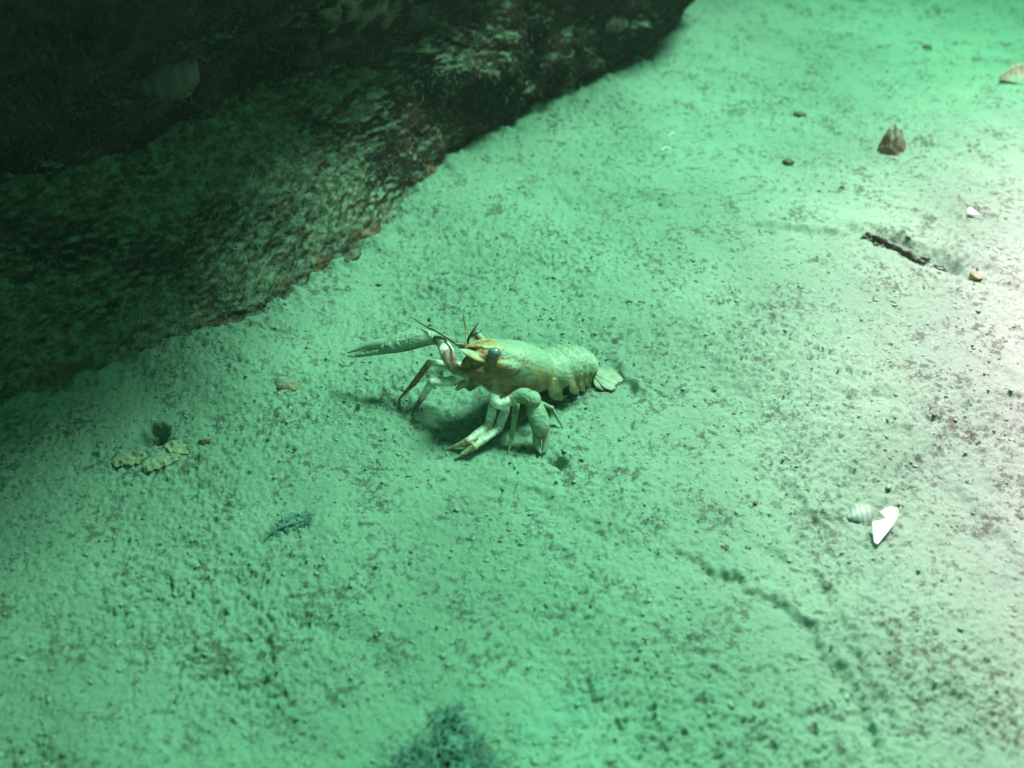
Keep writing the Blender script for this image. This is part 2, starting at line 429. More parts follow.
def fuse(name, mb, voxel, dust_cm=.02):
    """weld overlapping lofts into one continuous skin, keeping each piece's own colour"""
    V = np.concatenate(mb.V); Cc = np.concatenate(mb.C)
    me = bpy.data.meshes.new('tmp'); me.from_pydata(V.tolist(), [], mb.F); me.update()
    o = bpy.data.objects.new('tmp', me); COL.objects.link(o)
    md = o.modifiers.new('r', 'REMESH'); md.mode = 'VOXEL'; md.voxel_size = voxel; md.adaptivity = 0
    sm = o.modifiers.new('s', 'SMOOTH'); sm.iterations = 1; sm.factor = .5
    dg = bpy.context.evaluated_depsgraph_get(); ev = o.evaluated_get(dg)
    nm = bpy.data.meshes.new_from_object(ev)
    bpy.data.objects.remove(o); bpy.data.meshes.remove(me)
    n = len(nm.vertices); W = np.empty(n*3); nm.vertices.foreach_get('co', W); W = W.reshape(-1, 3)
    Nn = np.empty(n*3); nm.vertices.foreach_get('normal', Nn); Nn = Nn.reshape(-1, 3)
    kd = KDTree(len(V))
    for i, v in enumerate(V): kd.insert(Vector(v), i)
    kd.balance()
    tint = np.zeros((n, 3))
    for i in range(n):
        near = kd.find_n(Vector(W[i]), 3); ww = np.array([1/(d+.01) for _, _, d in near]); ww /= ww.sum()
        tint[i] = sum(Cc[j]*k for (_, j, _), k in zip(near, ww))
    upz = sstep(.1, .8, Nn[:, 2])
    W = W+Nn*(upz*dust_cm*(noise(W[:, 0]/.22, W[:, 1]/.22, W[:, 2]/.22)+.6*noise(W[:, 0]/.1, W[:, 1]/.1, W[:, 2]/.1)))[:, None]
    nm.vertices.foreach_set('co', (W*CM).ravel()); nm.name = name; nm.update(); nm.shade_smooth()
    ob = bpy.data.objects.new(name, nm); COL.objects.link(ob); nm.materials.clear(); nm.materials.append(M_CRAY)
    ob.parent = cray; ob.matrix_parent_inverse = Matrix.Translation(-cray.location)
    return ob, W, Nn, tint

body = MB()
# carapace: head and thorax
st = [(-.30, .80, .62, .62), (-.22, 1.0, .80, .78), (.1, 1.12, .98, .98), (.5, 1.20, 1.06, 1.12), (1.0, 1.22, 1.08, 1.26), (1.6, 1.16, 1.04, 1.32), (2.0, 1.06, .97, 1.30),
      (2.15, 1.00, .92, 1.26), (2.4, .98, .92, 1.16), (2.8, .84, .82, .95), (3.15, .64, .68, .70), (3.4, .46, .54, .5), (3.5, .3, .42, .3)]
body.rings([ring(CP(l, 0, 0), lat, cu, a, b, c) for l, a, b, c in st], OLIVE)
# cervical groove: two low lobes in front of it
for s_ in (1, -1):
    body.tube([CP(1.5, s_*.85, .35), CP(2.1, s_*.92, .15), CP(2.7, s_*.74, .12)], [.22, .34, .2], BROWN, 12)
    body.tube([CP(1.9, s_*.62, .72), CP(2.7, s_*.46, .68), CP(3.3, s_*.30, .58)], [.07, .12, .07], YEL, 8)     # ridge behind the eye
    body.tube([CP(2.6, s_*.62, -.35), CP(3.1, s_*.5, -.4), CP(3.45, s_*.3, -.55)], [.3, .3, .16], MOUTH, 10)   # mouthparts
    body.tube([CP(3.05, s_*.42, .20), CP(3.5, s_*.36, .12), CP(3.75, s_*.3, .1)], [.24, .2, .12], RUST, 10)    # antenna bases
# rostrum: a flat pointed blade with raised edges
body.tube([CP(2.7, 0, .70), CP(3.3, 0, .55), CP(3.7, 0, .40), CP(3.98, 0, .30)], [.40, .32, .16, .02], BROWN, 10, .45, cu)
for s_ in (1, -1): body.tube([CP(2.6, s_*.36, .76), CP(3.3, s_*.26, .62), CP(3.75, s_*.10, .44)], [.06, .06, .03], YEL, 6)
# breast plate between the legs
body.tube([CP(.4, 0, -.75), CP(1.6, 0, -.95), CP(2.5, 0, -.85)], [.45, .5, .3], PALE, 10)

# abdomen: six overlapping plates, each with a pointed flap on both sides
A = [C0+np.array((.05, .02, .06)), P(553, 370, 1.42), P(562, 367, 1.22), P(571, 365, 1.02), P(579, 364, .82), P(586, 365, .60), P(592, 368, .40)]
A = np.array(A)
for i in range(6):
    a, b = A[i], A[i+1]; d = unit(a-b); sd_ = unit(np.cross((0, 0, 1), d)); up_ = unit(np.cross(d, sd_)); up_ = up_ if up_[2] > 0 else -up_
    wd = [1.02, 1.02, .95, .83, .70, .55][i]; hh = [.82, .84, .78, .68, .54, .38][i]
    L = np.linalg.norm(a-b)
    pr = [(-.15, .70), (.05, .82), (.40, .93), (.88, 1.12), (1.12, 1.16), (1.17, .96)]
    body.rings([ring(a-d*L*t, sd_, up_, wd*k, hh*k, hh*.42*k, 30, 2.1) for t, k in pr], OLIVE)
    for s_ in (1, -1):
        q0 = a-d*L*.5+sd_*s_*wd*.84+up_*.15; q1 = a-d*L*.62+sd_*s_*(wd*1.06)-up_*hh*.55; q2 = a-d*L*1.30+sd_*s_*(wd*1.16)-up_*hh*1.02
        body.tube([q0, q1, q2], [L*.58, L*.46, .01], OLIVE, 12, .22, sd_, 3)

# walking legs (hip, knee, shin, toe) seen through the photograph's own joints
def leg(pts, rad, cols, n=9):
    pts = [np.asarray(p) for p in pts]
    for i in range(len(pts)-1):
        mid = pts[i]*.5+pts[i+1]*.5
        body.tube([pts[i], mid, pts[i+1]], [rad[i], (rad[i]+rad[i+1])*.54, rad[i+1]], cols[i], n)
        if 0 < i: body.tube([pts[i]-(pts[i]-pts[i-1])*.06, pts[i]+(pts[i+1]-pts[i])*.06], [rad[i]*1.16]*2, RUST, n, sub=1)
T = lambda px, py: on_bed(px, py)
hipL = CP(1.9, .55, -.85); hipL2 = CP(1.5, .6, -.85)
leg([hipL, P(493, 407, 1.25), P(489, 425, .75), P(468, 441, .45), T(446, 450)], [.2, .20, .185, .15, .045], [PALE, PALE, PALE, TIP])
leg([hipL2, P(505, 411, 1.15), P(499, 428, .7), P(475, 446, .38), T(455, 459)], [.2, .19, .18, .15, .045], [PALE, PALE, PALE, TIP])
leg([CP(1.0, .6, -.8), P(515, 415, 1.2), P(512, 436, .5), T(508, 454)], [.16, .14, .10, .03], [YEL, YEL, YEL])
leg([CP(.5, .7, -.7), P(537, 402, 1.5), P(552, 408, .9), T(563, 428)], [.15, .13, .09, .03], [OLIVE, OLIVE, OLIVE])
leg([CP(2.2, -.4, -.8), P(453, 381, 1.75), P(432, 382, 1.75), P(422, 398, .8), T(412, 413)], [.2, .21, .19, .14, .05], [PALE, PALE, PALE, MOUTH])
leg([CP(2.2, -.7, -.6), P(446, 365, 1.9), P(430, 362, 1.9), P(414, 383, .85), T(399, 399)], [.17, .17, .15, .13, .04], [PALE, PALE, RUST, RUST])
leg([CP(1.2, -.8, -.6), CP(1.2, -1.7, .1), CP(1.0, -2.2, -1.0)], [.16, .13, .04], [OLIVE, OLIVE])
leg([CP(.6, -.8, -.6), CP(.3, -1.6, 0), CP(-.2, -2.1, -.8)], [.15, .12, .04], [OLIVE, OLIVE])
# arms that carry the claws, up to the wrist
wrR = P(437, 339, 3.0); elR = P(452, 366, 2.5)
body.tube([CP(2.5, -.4, -.55), P(462, 374, 2.35), elR], [.3, .26, .26], PALE, 12)
body.tube([elR, P(448, 355, 2.75), P(443, 344, 3.0)], [.22, .34, .27], PALE, 12, .8)
body.tube([P(444, 345, 3.0), P(440, 340, 3.05), wrR], [.26, .30, .26], BROWN, 12)
wrL = P(533, 404, 1.9)
body.tube([CP(2.3, .55, -.75), P(497, 404, 1.75), P(514, 399, 1.95)], [.26, .22, .24], PALE, 12)
body.tube([P(512, 399, 1.95), P(522, 396, 2.1), P(529, 397, 2.15)], [.24, .34, .34], OLIVE, 12)
body.tube([P(528, 396, 2.15), P(532, 400, 2.05), wrL], [.34, .40, .33], OLIVE, 12)
# foremost jaw-legs hanging under the mouth
body.tube([CP(2.7, .15, -.75), P(476, 383, 1.9), P(466, 383, 1.9), P(456, 390, 1.6)], [.18, .20, .17, .09], YEL, 10)
body.tube([CP(2.7, -.15, -.75), P(470, 388, 1.8), P(460, 372, 2.0)], [.16, .16, .10], MOUTH, 10)

ob, W, Nn, tint = fuse('body', body, .031)
rel = W-C0; l_ = rel@cf; a_ = rel@lat; h_ = rel@cu
onc = (l_ > -.2) & (np.abs(a_) < 1.35) & (h_ > -1.1)
face = sstep(1.1, 2.5, l_)*sstep(1.0, .2, h_)*onc
lowr = sstep(.1, -.6, h_)*sstep(-.3, .4, l_)*onc
mo = sstep(-.25, .35, noise(W[:, 0]/.5, W[:, 1]/.5, W[:, 2]/.5)+.5*noise(W[:, 0]/.2, W[:, 1]/.2, W[:, 2]/.2))
face = face*(.45+.55*mo); tint = tint*(1-.85*face[:, None])+np.array((.27, .115, .045))*.85*face[:, None]
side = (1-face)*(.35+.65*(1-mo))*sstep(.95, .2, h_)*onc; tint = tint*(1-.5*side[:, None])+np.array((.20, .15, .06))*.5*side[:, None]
tint = tint*(1-.5*lowr[:, None])+np.array((.30, .13, .06))*.5*lowr[:, None]
stripe = np.exp(-((h_-.60-.02*l_)/.09)**2)*sstep(1.2, 1.5, l_)*sstep(2.9, 2.5, l_)*(a_ > .3)*onc
tint = tint*(1-.8*stripe[:, None])+np.array((.10, .05, .02))*.8*stripe[:, None]
dusty = np.full(len(W), .42); dusty += .2*sstep(1.6, .6, l_)*sstep(.2, .7, h_)
dusty -= .55*sstep(2.2, 2.9, l_)*onc
pale = sstep(.38, .5, tint[:, 1]); dusty -= .35*pale
dusty += .15*((W[:, 0] > 1.4)*(W[:, 1] > -2)); dusty += .35*((W[:, 0] > 0)*(W[:, 1] < -2.3)*(W[:, 2] > .2))
for i in range(6):                     # bare seams between the tail plates, crevice shade put into the tint
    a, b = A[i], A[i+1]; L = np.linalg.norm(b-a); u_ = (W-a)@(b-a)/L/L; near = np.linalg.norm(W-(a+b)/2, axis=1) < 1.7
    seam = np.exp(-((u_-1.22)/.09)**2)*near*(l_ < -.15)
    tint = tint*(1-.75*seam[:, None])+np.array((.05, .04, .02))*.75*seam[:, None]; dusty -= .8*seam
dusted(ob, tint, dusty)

# claws
def claw(palm, rad, fixed, frad, moving, mrad, spine, up, tintc, dusty_c):
    mb = MB(); mb.tube(palm, rad, n=16, flat=.78, up=up, sub=6); mb.tube(fixed, frad, n=12, flat=.75, up=up, sub=6)
    if spine is not None: mb.tube(spine, [.09, .004], n=6, sub=2)
    o, W_, N_, _ = fuse('claw', mb, .03, .03)
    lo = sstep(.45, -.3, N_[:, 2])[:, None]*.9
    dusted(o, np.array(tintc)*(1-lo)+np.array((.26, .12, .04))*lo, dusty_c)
    fb = MB(); fb.tube(moving, mrad, n=12, flat=.75, up=up, sub=6)
    f = fb.build('movable_finger', M_CRAY, o); f.matrix_parent_inverse = Matrix.Translation(-cray.location) if False else Matrix.Identity(4)
    dusted(f, tintc, dusty_c)
    return o
def reparent(child, parent):
    child.parent = parent; bpy.context.view_layer.update(); child.matrix_parent_inverse = parent.matrix_world.inverted()

upR = (0, -.55, 1)
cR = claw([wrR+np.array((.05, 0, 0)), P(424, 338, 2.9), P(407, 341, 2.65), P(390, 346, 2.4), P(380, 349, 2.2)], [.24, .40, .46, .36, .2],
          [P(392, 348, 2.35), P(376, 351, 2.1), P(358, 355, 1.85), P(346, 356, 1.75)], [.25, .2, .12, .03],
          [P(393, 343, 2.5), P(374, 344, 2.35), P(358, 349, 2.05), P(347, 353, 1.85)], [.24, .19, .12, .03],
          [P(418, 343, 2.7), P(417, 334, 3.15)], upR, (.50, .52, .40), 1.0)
upL = (.3, -.5, .8)
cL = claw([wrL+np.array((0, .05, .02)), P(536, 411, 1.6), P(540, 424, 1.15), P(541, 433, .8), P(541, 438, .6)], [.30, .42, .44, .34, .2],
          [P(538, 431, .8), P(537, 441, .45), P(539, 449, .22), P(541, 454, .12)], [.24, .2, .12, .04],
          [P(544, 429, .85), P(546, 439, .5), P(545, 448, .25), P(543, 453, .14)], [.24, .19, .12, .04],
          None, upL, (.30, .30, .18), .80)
for c_ in (cR, cL):
    for k in list(c_.children): reparent(k, c_)

def part(mb, name, tintc, dusty_c, parent=None, mat=None):
    o = mb.build(name, mat or M_CRAY, None); reparent(o, parent or cray)
    dusted(o, tintc, dusty_c); return o

# tail fan, spread flat on the mud
tf = MB(); t0 = A[-1]; td = unit((P(624, 386, .2)-A[-1])*np.array((1, 1, .4)))
tside = unit(np.cross((0, 0, 1), td))
def lobe(mb, ang, L, wmax, z):
    d = td*math.cos(ang)+tside*math.sin(ang)
    pts = [t0-td*.12, t0+d*L*.35, t0+d*L*.75, t0+d*L]
    pts = [np.array((p[0], p[1], max(p[2]*(1-.6*i/3), gz(p[0], p[1])+.06)+z)) for i, p in enumerate(pts)]
    mb.tube(pts, [.22, wmax*.8, wmax, .12], n=14, flat=.16, up=(0, 0, 1), sub=5)
lobe(tf, 0, 1.4, .28, .0)
fan = part(tf, 'tail_fan', (.15, .155, .085), .22)
for ang in (-.5, -.26, .26, .5):
    u_ = MB(); lobe(u_, ang, 1.5 if abs(ang) < .4 else 1.25, .34, -.04 if abs(ang) < .4 else -.07); part(u_, 'tail_flap', (.15, .155, .085), .22, fan)

# eyes on short stalks
M_EYE = simple('crayfish_eye', (0.035, 0.085, 0.10), (0.10, 0.19, 0.20), .18, .25, 0, 0, .6)
def ball(c, r, n=14, m=10, squash=(1, 1, 1)):
    rs = []
    for i in range(1, m): 
        a = math.pi*i/m; th = np.arange(n)*2*math.pi/n
        rs.append(np.asarray(c)+np.column_stack([np.cos(th)*math.sin(a)*r*squash[0], np.sin(th)*math.sin(a)*r*squash[1], np.full(n, -math.cos(a)*r*squash[2])]))
    return rs
for c, s_ in ((CP(2.95, .78, .60), 1), (CP(3.0, -.98, .72), -1)):
    e = MB(); e.rings(ball(c, .25, squash=(1.15, .95, .9))); eo = part(e, 'eye', OLIVE, 0, None, M_EYE)
    sk = MB(); sk.tube([CP(2.75, s_*.42, .55), c-lat*s_*.1], [.16, .19], n=10); part(sk, 'eyestalk', BROWN, .3, eo)

# feelers
def feeler(name, pts, rad, col, dd=.1): 
    b_ = MB(); b_.tube(pts, rad, n=7, sub=6); return part(b_, name, col, dd)
bR, bL = CP(3.7, -.3, .12), CP(3.75, .3, .1)
feeler('antenna', [bR, P(452, 341, 3.3), P(438, 332, 3.5), P(424, 325, 3.4), P(411, 317, 3.2)], [.10, .07, .055, .042, .015], (.10, .045, .02))
feeler('antenna', [bL, P(466, 347, 3.4), P(468, 340, 3.9), P(473, 331, 4.3), P(479, 322, 4.6)], [.10, .08, .06, .05, .018], (.09, .05, .025))
for q in ([CP(3.8, -.12, .3), P(466, 331, 4.0), P(464, 320, 4.4), P(463, 311, 4.7)], [CP(3.8, .1, .3), P(474, 337, 4.0), P(480, 331, 4.3), P(487, 327, 4.4)]):
    feeler('antennule', q, [.045, .035, .025, .01], (.22, .16, .05))
for s_ in (1, -1):
    b_ = MB(); b_.tube([CP(3.0, s_*.55, .15), CP(3.5, s_*.50, .2), CP(4.0, s_*.40, .25), CP(4.3, s_*.28, .28)], [.16, .22, .16, .02], n=12, flat=.3, up=cu+lat*s_*.8, sub=5)
    part(b_, 'antennal_scale', YEL, .25)

# ------------------------------------------------------------------ stones, shells and litter on the bed
def lump(name, c, rad, seed, mat, rough=.18, power=1.0, n=22, m=14, yaw_=0.0, squash_top=1.0, parent=None):
    """an irregular worn stone; c is where it touches the ground"""
    rs = ball((0, 0, 0), 1.0, n, m); V = np.concatenate(rs)
    V = np.vstack([V, (0, 0, -1), (0, 0, 1)]); k = len(V)-2
    F = [[i*n+j, i*n+(j+1) % n, (i+1)*n+(j+1) % n, (i+1)*n+j] for i in range(m-2) for j in range(n)]
    F += [[k, (j+1) % n, j] for j in range(n)]+[[k+1, (m-2)*n+j, (m-2)*n+(j+1) % n] for j in range(n)]
    q = V*1.3+seed*3.7
    d = 1+rough*1.6*noise(q[:, 0], q[:, 1], q[:, 2])+rough*.8*noise(q[:, 0]*2.4, q[:, 1]*2.4, q[:, 2]*2.4)+rough*.45*noise(q[:, 0]*5, q[:, 1]*5, q[:, 2]*5)
    V = V*d[:, None]*np.asarray(rad)
    cy, sy = math.cos(yaw_), math.sin(yaw_)
    V = np.column_stack([V[:, 0]*cy-V[:, 1]*sy, V[:, 0]*sy+V[:, 1]*cy, V[:, 2]])
    o = mesh_obj(name, V, F, mat); o.location = Vector(np.asarray(c)*CM)
    return o
M_PEB_DARK = simple('dark_pebble', (.035, .03, .022), (.08, .065, .048), .5, .9, .03, .25, .2, .55)
M_PEB_RUST = simple('rusty_pebble', (.20, .10, .04), (.34, .22, .11), .5, .85, .03, .75, .2, .35)
M_STONE = simple('brown_stone', (.19, .085, .065), (.29, .155, .12), .6, .9, .04, .96, .2, .22)
M_SILTSTONE = simple('silted_stone', (.12, .09, .055), (.18, .14, .09), .8, .95, .05, .6, .15, .5)
M_TWIG = simple('rotten_twig', (.025, .02, .015), (.07, .055, .04), .3, .95, .05, .6, .1, .55)

# corner of a stone that shows through the silt mound left of the crayfish
c = on_bed(286, 384); c[2] -= .26
so = lump('stone', c, (.62, .50, .42), 2.3, M_SILTSTONE, .16, n=40, m=24, yaw_=-.4)
tag(so, 'brown corner of a buried stone at the right foot of the silt mound', 'stone')

# the small upright stone at the upper right
def wedge(name, base, apex, mat):
    import bmesh
    bm = bmesh.new()
    for p in list(base)+[apex]: bm.verts.new(p)
    bmesh.ops.convex_hull(bm, input=bm.verts); 
    bmesh.ops.triangulate(bm, faces=bm.faces)
    bmesh.ops.bevel(bm, geom=bm.edges, offset=.16, segments=3, affect='EDGES')
    bmesh.ops.triangulate(bm, faces=bm.faces)
    bmesh.ops.subdivide_edges(bm, edges=bm.edges, cuts=3, use_grid_fill=True)
    V = np.array([v.co for v in bm.verts]); d = .07*noise(V[:, 0]/.7, V[:, 1]/.7, V[:, 2]/.7)+.035*noise(V[:, 0]/.2, V[:, 1]/.2, V[:, 2]/.2)
    for v, k in zip(bm.verts, d): v.co += (v.co-Vector((0, 0, .5))).normalized()*k
    for v in bm.verts: v.co *= CM
    me = bpy.data.meshes.new(name); bm.to_mesh(me); bm.free(); me.shade_smooth()
    o = bpy.data.objects.new(name, me); COL.objects.link(o); me.materials.append(mat); return o
g = on_bed(890, 150)
st_ = wedge('stone', [(-.85, -.1, -.3), (-.1, -.75, -.3), (.95, -.25, -.3), (1.2, .6, -.3), (-.3, .8, -.3), (-.72, -.05, .55), (-.08, -.58, .45), (.62, .20, .92)], (-.20, .05, 1.40), M_STONE)
st_.scale = (1.05, 1.1, 1.5); st_.location = Vector(g*CM); tag(st_, 'small pointed reddish-brown stone standing on open mud, its right side dusted with silt', 'stone')

PEB = [  # pixel, radii cm, material, label
    (800, 115, (.42, .26, .17), M_PEB_DARK, 'flat dark pebble on the mud up and left of the pointed brown stone'),
    (927, 49, (.50, .33, .22), M_PEB_DARK, 'dark pebble lying alone near the top right, above the pointed stone'),
    (788, 163, (.34, .26, .2), M_PEB_DARK, 'dark pebble in a hollow below and left of the pointed brown stone'),
    (893, 158, (.20, .13, .08), M_PEB_RUST, 'tiny brown pebble just in front of the pointed stone'),
    (976, 277, (.36, .26, .2), M_PEB_RUST, 'silt-dusted reddish pebble at the lower end of the dark furrow'),
    (458, 141, (.34, .28, .26), M_PEB_RUST, 'orange-brown pebble tucked under the boulder edge, lowest of three'),
    (474, 130, (.46, .34, .32), M_PEB_RUST, 'largest orange-brown pebble wedged against the boulder foot, between two smaller ones'),
    (506, 113, (.36, .28, .28), M_PEB_RUST, 'orange-brown pebble against the boulder foot, highest of three'),
    (352, 258, (.55, .36, .30), M_PEB_DARK, 'dark brown pebble lodged in the crevice at the bend of the boulder foot'),
    (443, 656, (.12, .10, .07), M_PEB_RUST, 'tiny orange speck of stone on the mud in the lower middle'),
    (205, 441, (.22, .15, .16), M_PEB_RUST, 'small pale stone chip right of the yellowish leaf scraps'),
]
for i, (px, py, rad, mat, lab) in enumerate(PEB):
    c = on_bed(px, py); c[2] += rad[2]*.25
    tag(lump('pebble', c, rad, 4.1+i*1.9, mat, .2, n=26, m=16, yaw_=i*1.3), lab, 'pebble', 'pebbles scattered on the lake bed')

# mussel shells ------------------------------------------------------
def valve(name, loc, fwd, out, L, Wd, D, mat, th=.035, nu=30, nv=22, ridges=.012):
    """one shell valve: hinge end at -fwd, hollow side away from `out`; closed two-sided mesh"""
    fwd = unit(fwd); out = unit(np.asarray(out)-fwd*np.dot(out, fwd)); side = np.cross(out, fwd)
    def sheet(off):
        vs_ = []
        for i in range(nu+1):
            u = i/nu; wv = Wd*max(.02, math.sin(math.pi*min(1, (u*.93+.03)))**.62)*(.55+.45*min(1, u*2.2))
            for j in range(nv+1):
                v = -1+2*j/nv; h = D*(1-abs(v)**2.2)*(math.sin(math.pi*min(1, u*.9+.08)))**.55
                h += ridges*math.sin(30*math.hypot(u*1.05, v*.45))
                vs_.append(np.asarray(loc)+fwd*(u-.5)*L+side*v*wv*(1-.04*off)+out*(h-off*th))
        return vs_
    A_, B_ = sheet(0), sheet(1); n = (nu+1)*(nv+1); w_ = nv+1; F = []
    for i in range(nu):
        for j in range(nv):
            a = i*w_+j; F += [[a, a+1, a+w_+1, a+w_], [n+a, n+a+w_, n+a+w_+1, n+a+1]]
    rim = [j for j in range(w_)]+[i*w_+nv for i in range(1, nu+1)]+[nu*w_+j for j in range(nv-1, -1, -1)]+[i*w_ for i in range(nu-1, 0, -1)]
    for a, b in zip(rim, rim[1:]+rim[:1]): F.append([b, a, n+a, n+b])
    return mesh_obj(name, A_+B_, F, mat)
def shell_mat(name, out_a, out_b, inner, size=.4, rough=.35, freq=420):
    m = Mat(name, rough, .5); wv = m.n('ShaderNodeTexWave'); wv.inputs['Scale'].default_value = freq/6; wv.inputs['Distortion'].default_value = 3; wv.inputs['Detail'].default_value = 2
    m.l(m.co, wv.inputs['Vector'])
    c = m.mix(m.ramp(wv.outputs['Fac'], .3, .7), out_a, out_b)
    c = m.mix(m.ramp(m.noise(size, 4), .5, .7, 0, .5), c, inner)
    m.bump(m.noise(.15, 3), .02); return m.color(c)
M_SH_DARK = shell_mat('dark_shell', (.010, .010, .008), (.028, .023, .018), (.02, .028, .022), .5, .6)
M_SH_BLUE = shell_mat('teal_shell', (.10, .20, .17), (.17, .27, .21), MUD_A, .25, .6, 900)
M_SH_PINK = shell_mat('pinkish_shell', (.34, .22, .18), (.46, .33, .27), (.55, .5, .42), .3, .4)
M_NACRE = simple('white_nacre', (.80, .80, .78), (.88, .88, .86), .4, .25, .01, 0, .6)

p, nn = on_rock(160, 72); nn = unit(nn+1.1*unit(CAM-p))
sh = valve('mussel_shell', p+nn*.05, np.array((1, 0, -.12))-nn*np.dot((1, 0, -.12), nn), nn, 3.0, 1.45, 1.0, M_SH_DARK, nu=36, nv=26, ridges=.03)
rimV = MB()
tag(sh, 'dark ribbed shell with a pale rim clinging to the black upper face of the boulder', 'shell')
def rim_on(sh_loc, fwd, out, L, Wd, name, mat, parent):
    fwd = unit(fwd); out = unit(np.asarray(out)-fwd*np.dot(out, fwd)); side = np.cross(out, fwd)
    pts = []
    for a in np.linspace(-1.25, 1.25, 14):
        pts.append(sh_loc+fwd*(L*(.02+.46*math.cos(a)))+side*Wd*math.sin(a)*.98+out*(.04+.02*math.sin(7*a)))
    b_ = MB(); b_.tube(pts, [.05]+[.09+.04*math.sin(k*2.1) for k in range(12)]+[.04], n=8, sub=3); o = b_.build(name, mat); reparent(o, parent); return o
M_RIM = simple('pale_shell_rim', (.03, .05, .038), (.08, .115, .09), .3, .8, .04)
rim_on(p+nn*.05, np.array((1, 0, -.12))-nn*np.dot((1, 0, -.12), nn), nn, 3.0, 1.45, 'shell_rim', M_RIM, sh)
p, nn = on_rock(612, 22)
d_ = np.array((.6, .3, .75)); d_ = d_-nn*np.dot(d_, nn)
sh = valve('mussel_shell', p+nn*.02, d_, nn, 2.1, .95, .55, M_SH_DARK, nu=30, nv=22, ridges=.03)
rim_on(p+nn*.02, d_, nn, 2.1, .95, 'shell_rim', M_RIM, sh)
tag(sh, 'dull shell with a thin pale curved rim on the far right end of the boulder', 'shell')

g = on_bed(1019, 80)
sh = valve('mussel_shell', g+np.array((.25, .1, .34)), (1, .22, .03), (.0, .30, -1), 3.4, 1.0, .55, M_SH_PINK, .06)
tag(sh, 'pinkish half shell lying hollow side up at the upper right edge of the picture', 'shell')
g = on_bed(861, 512)
sh = valve('mussel_shell', g+np.array((0, 0, -.10)), (.9, .35, .08), (.1, -.15, 1), 1.2, .46, .17, M_SH_BLUE, .03, ridges=.002)
tag(sh, 'small teal striped shell half buried beside the bright white shell splinter', 'shell')

def chip(name, px_pts, lift, mat, th=.07):
    """a flat broken splinter: outline on a tilted plane, extruded and bevelled"""
    import bmesh
    bm = bmesh.new(); top = []
    for (px, py), z in zip(px_pts, lift):
        g0 = on_bed(px, py); top.append(bm.verts.new(Vector(P(px, py, g0[2]*0+gz(*on_bed(*px_pts[-1])[:2])+z))))
    f = bm.faces.new(top); f.normal_update()
    nrm_ = f.normal.copy()
    ex = bmesh.ops.extrude_face_region(bm, geom=[f]); vs_ = [e for e in ex['geom'] if isinstance(e, bmesh.types.BMVert)]
    bmesh.ops.translate(bm, verts=vs_, vec=nrm_*-th)
    bmesh.ops.bevel(bm, geom=bm.edges, offset=.03, segments=3, affect='EDGES')
    bmesh.ops.recalc_face_normals(bm, faces=bm.faces)
    for v in bm.verts: v.co *= CM
    me = bpy.data.meshes.new(name); bm.to_mesh(me); bm.free()
    o = bpy.data.objects.new(name, me); COL.objects.link(o); me.materials.append(mat); return o
o = chip('shell_splinter', [(890, 507), (897, 508), (898, 514), (892, 526), (885, 535), (877, 545), (874, 543), (873, 531), (872, 522), (879, 521), (886, 519), (880, 513), (882, 511)],
         [.55, .52, .45, .30, .2, .05, .05, .2, .33, .36, .38, .50, .52], M_NACRE)
tag(o, 'bright white broken shell splinter sticking up from the mud at lower right', 'shell splinter')
o = chip('shell_splinter', [(968, 208), (971, 208), (975, 211), (979, 215), (972, 215), (968, 214)], [.32, .32, .25, .12, .1, .16], M_NACRE)
tag(o, 'tiny white shell chip lying right of the furrow, below the pointed stone', 'shell splinter')

# the rotten twig lying along the furrow at the right
tw = MB(); pts = []
for i, (px, py) in enumerate(((866, 238), (876, 241), (888, 247), (900, 253), (911, 259), (920, 264))):
    q = on_bed(px, py); q[2] += .24 if i < 5 else .05; q[:2] += rng.normal(0, .05, 2); pts.append(q)
tw.tube(pts, [.07, .17, .13, .16, .22, .09], n=12, sub=8)
tg = fuse_plain = tw.build('twig', M_TWIG); V = np.array([v.co for v in tg.data.vertices])/CM
V += .07*np.column_stack([noise(V[:, 0]/.3, V[:, 1]/.3, V[:, 2]/.3+k) for k in (0, 9, 18)])+.05*np.column_stack([noise(V[:, 0]/.12, V[:, 1]/.12, V[:, 2]/.12+k) for k in (0, 9, 18)])
tg.data.vertices.foreach_set('co', (V*CM).ravel()); tg.data.update()
tag(tg, 'dark rotten twig half sunk in the furrow at the right', 'twig')

# algae scraps: soft bunches of narrow ribbons
def ribbons(mb, c, n, spread, length, width, lift, seed):
    g_ = np.random.default_rng(seed)
    for _ in range(n):
        a = g_.uniform(0, 2*math.pi); o_ = np.asarray(c)+np.append(g_.normal(0, 1, 2)*spread, 0); L_ = length*g_.uniform(.5, 1.2)
        o_[2] = gz(o_[0], o_[1])
        pts = [o_+np.array((0, 0, -.02))]
        for k in range(4):
            a += g_.normal(0, .5); st2 = L_/4
            pts.append(pts[-1]+np.array((math.cos(a)*st2, math.sin(a)*st2, lift*st2*(1.2-k*.55)+g_.normal(0, .15)*st2)))
        pts = [np.array((q[0], q[1], max(q[2], gz(q[0], q[1])+.015))) for q in pts]
        w_ = width*g_.uniform(.6, 1.3)
        mb.tube(pts, [w_*.5, w_, w_, w_*.8, w_*.15], n=6, flat=.35, sub=3)
def bed_lumps(mb, px, py, rad, seed, n=26):
    c = on_bed(px, py); rs = ball((0, 0, 0), 1.0, n, 14); out = []
    for q in rs:
        d = 1+.55*noise(q[:, 0]*1.6+seed, q[:, 1]*1.6, q[:, 2]*1.6)+.35*noise(q[:, 0]*4+seed, q[:, 1]*4, q[:, 2]*4)+.2*noise(q[:, 0]*9+seed, q[:, 1]*9, q[:, 2]*9)
        out.append(c+q*d[:, None]*np.asarray(rad))
    mb.rings(out)
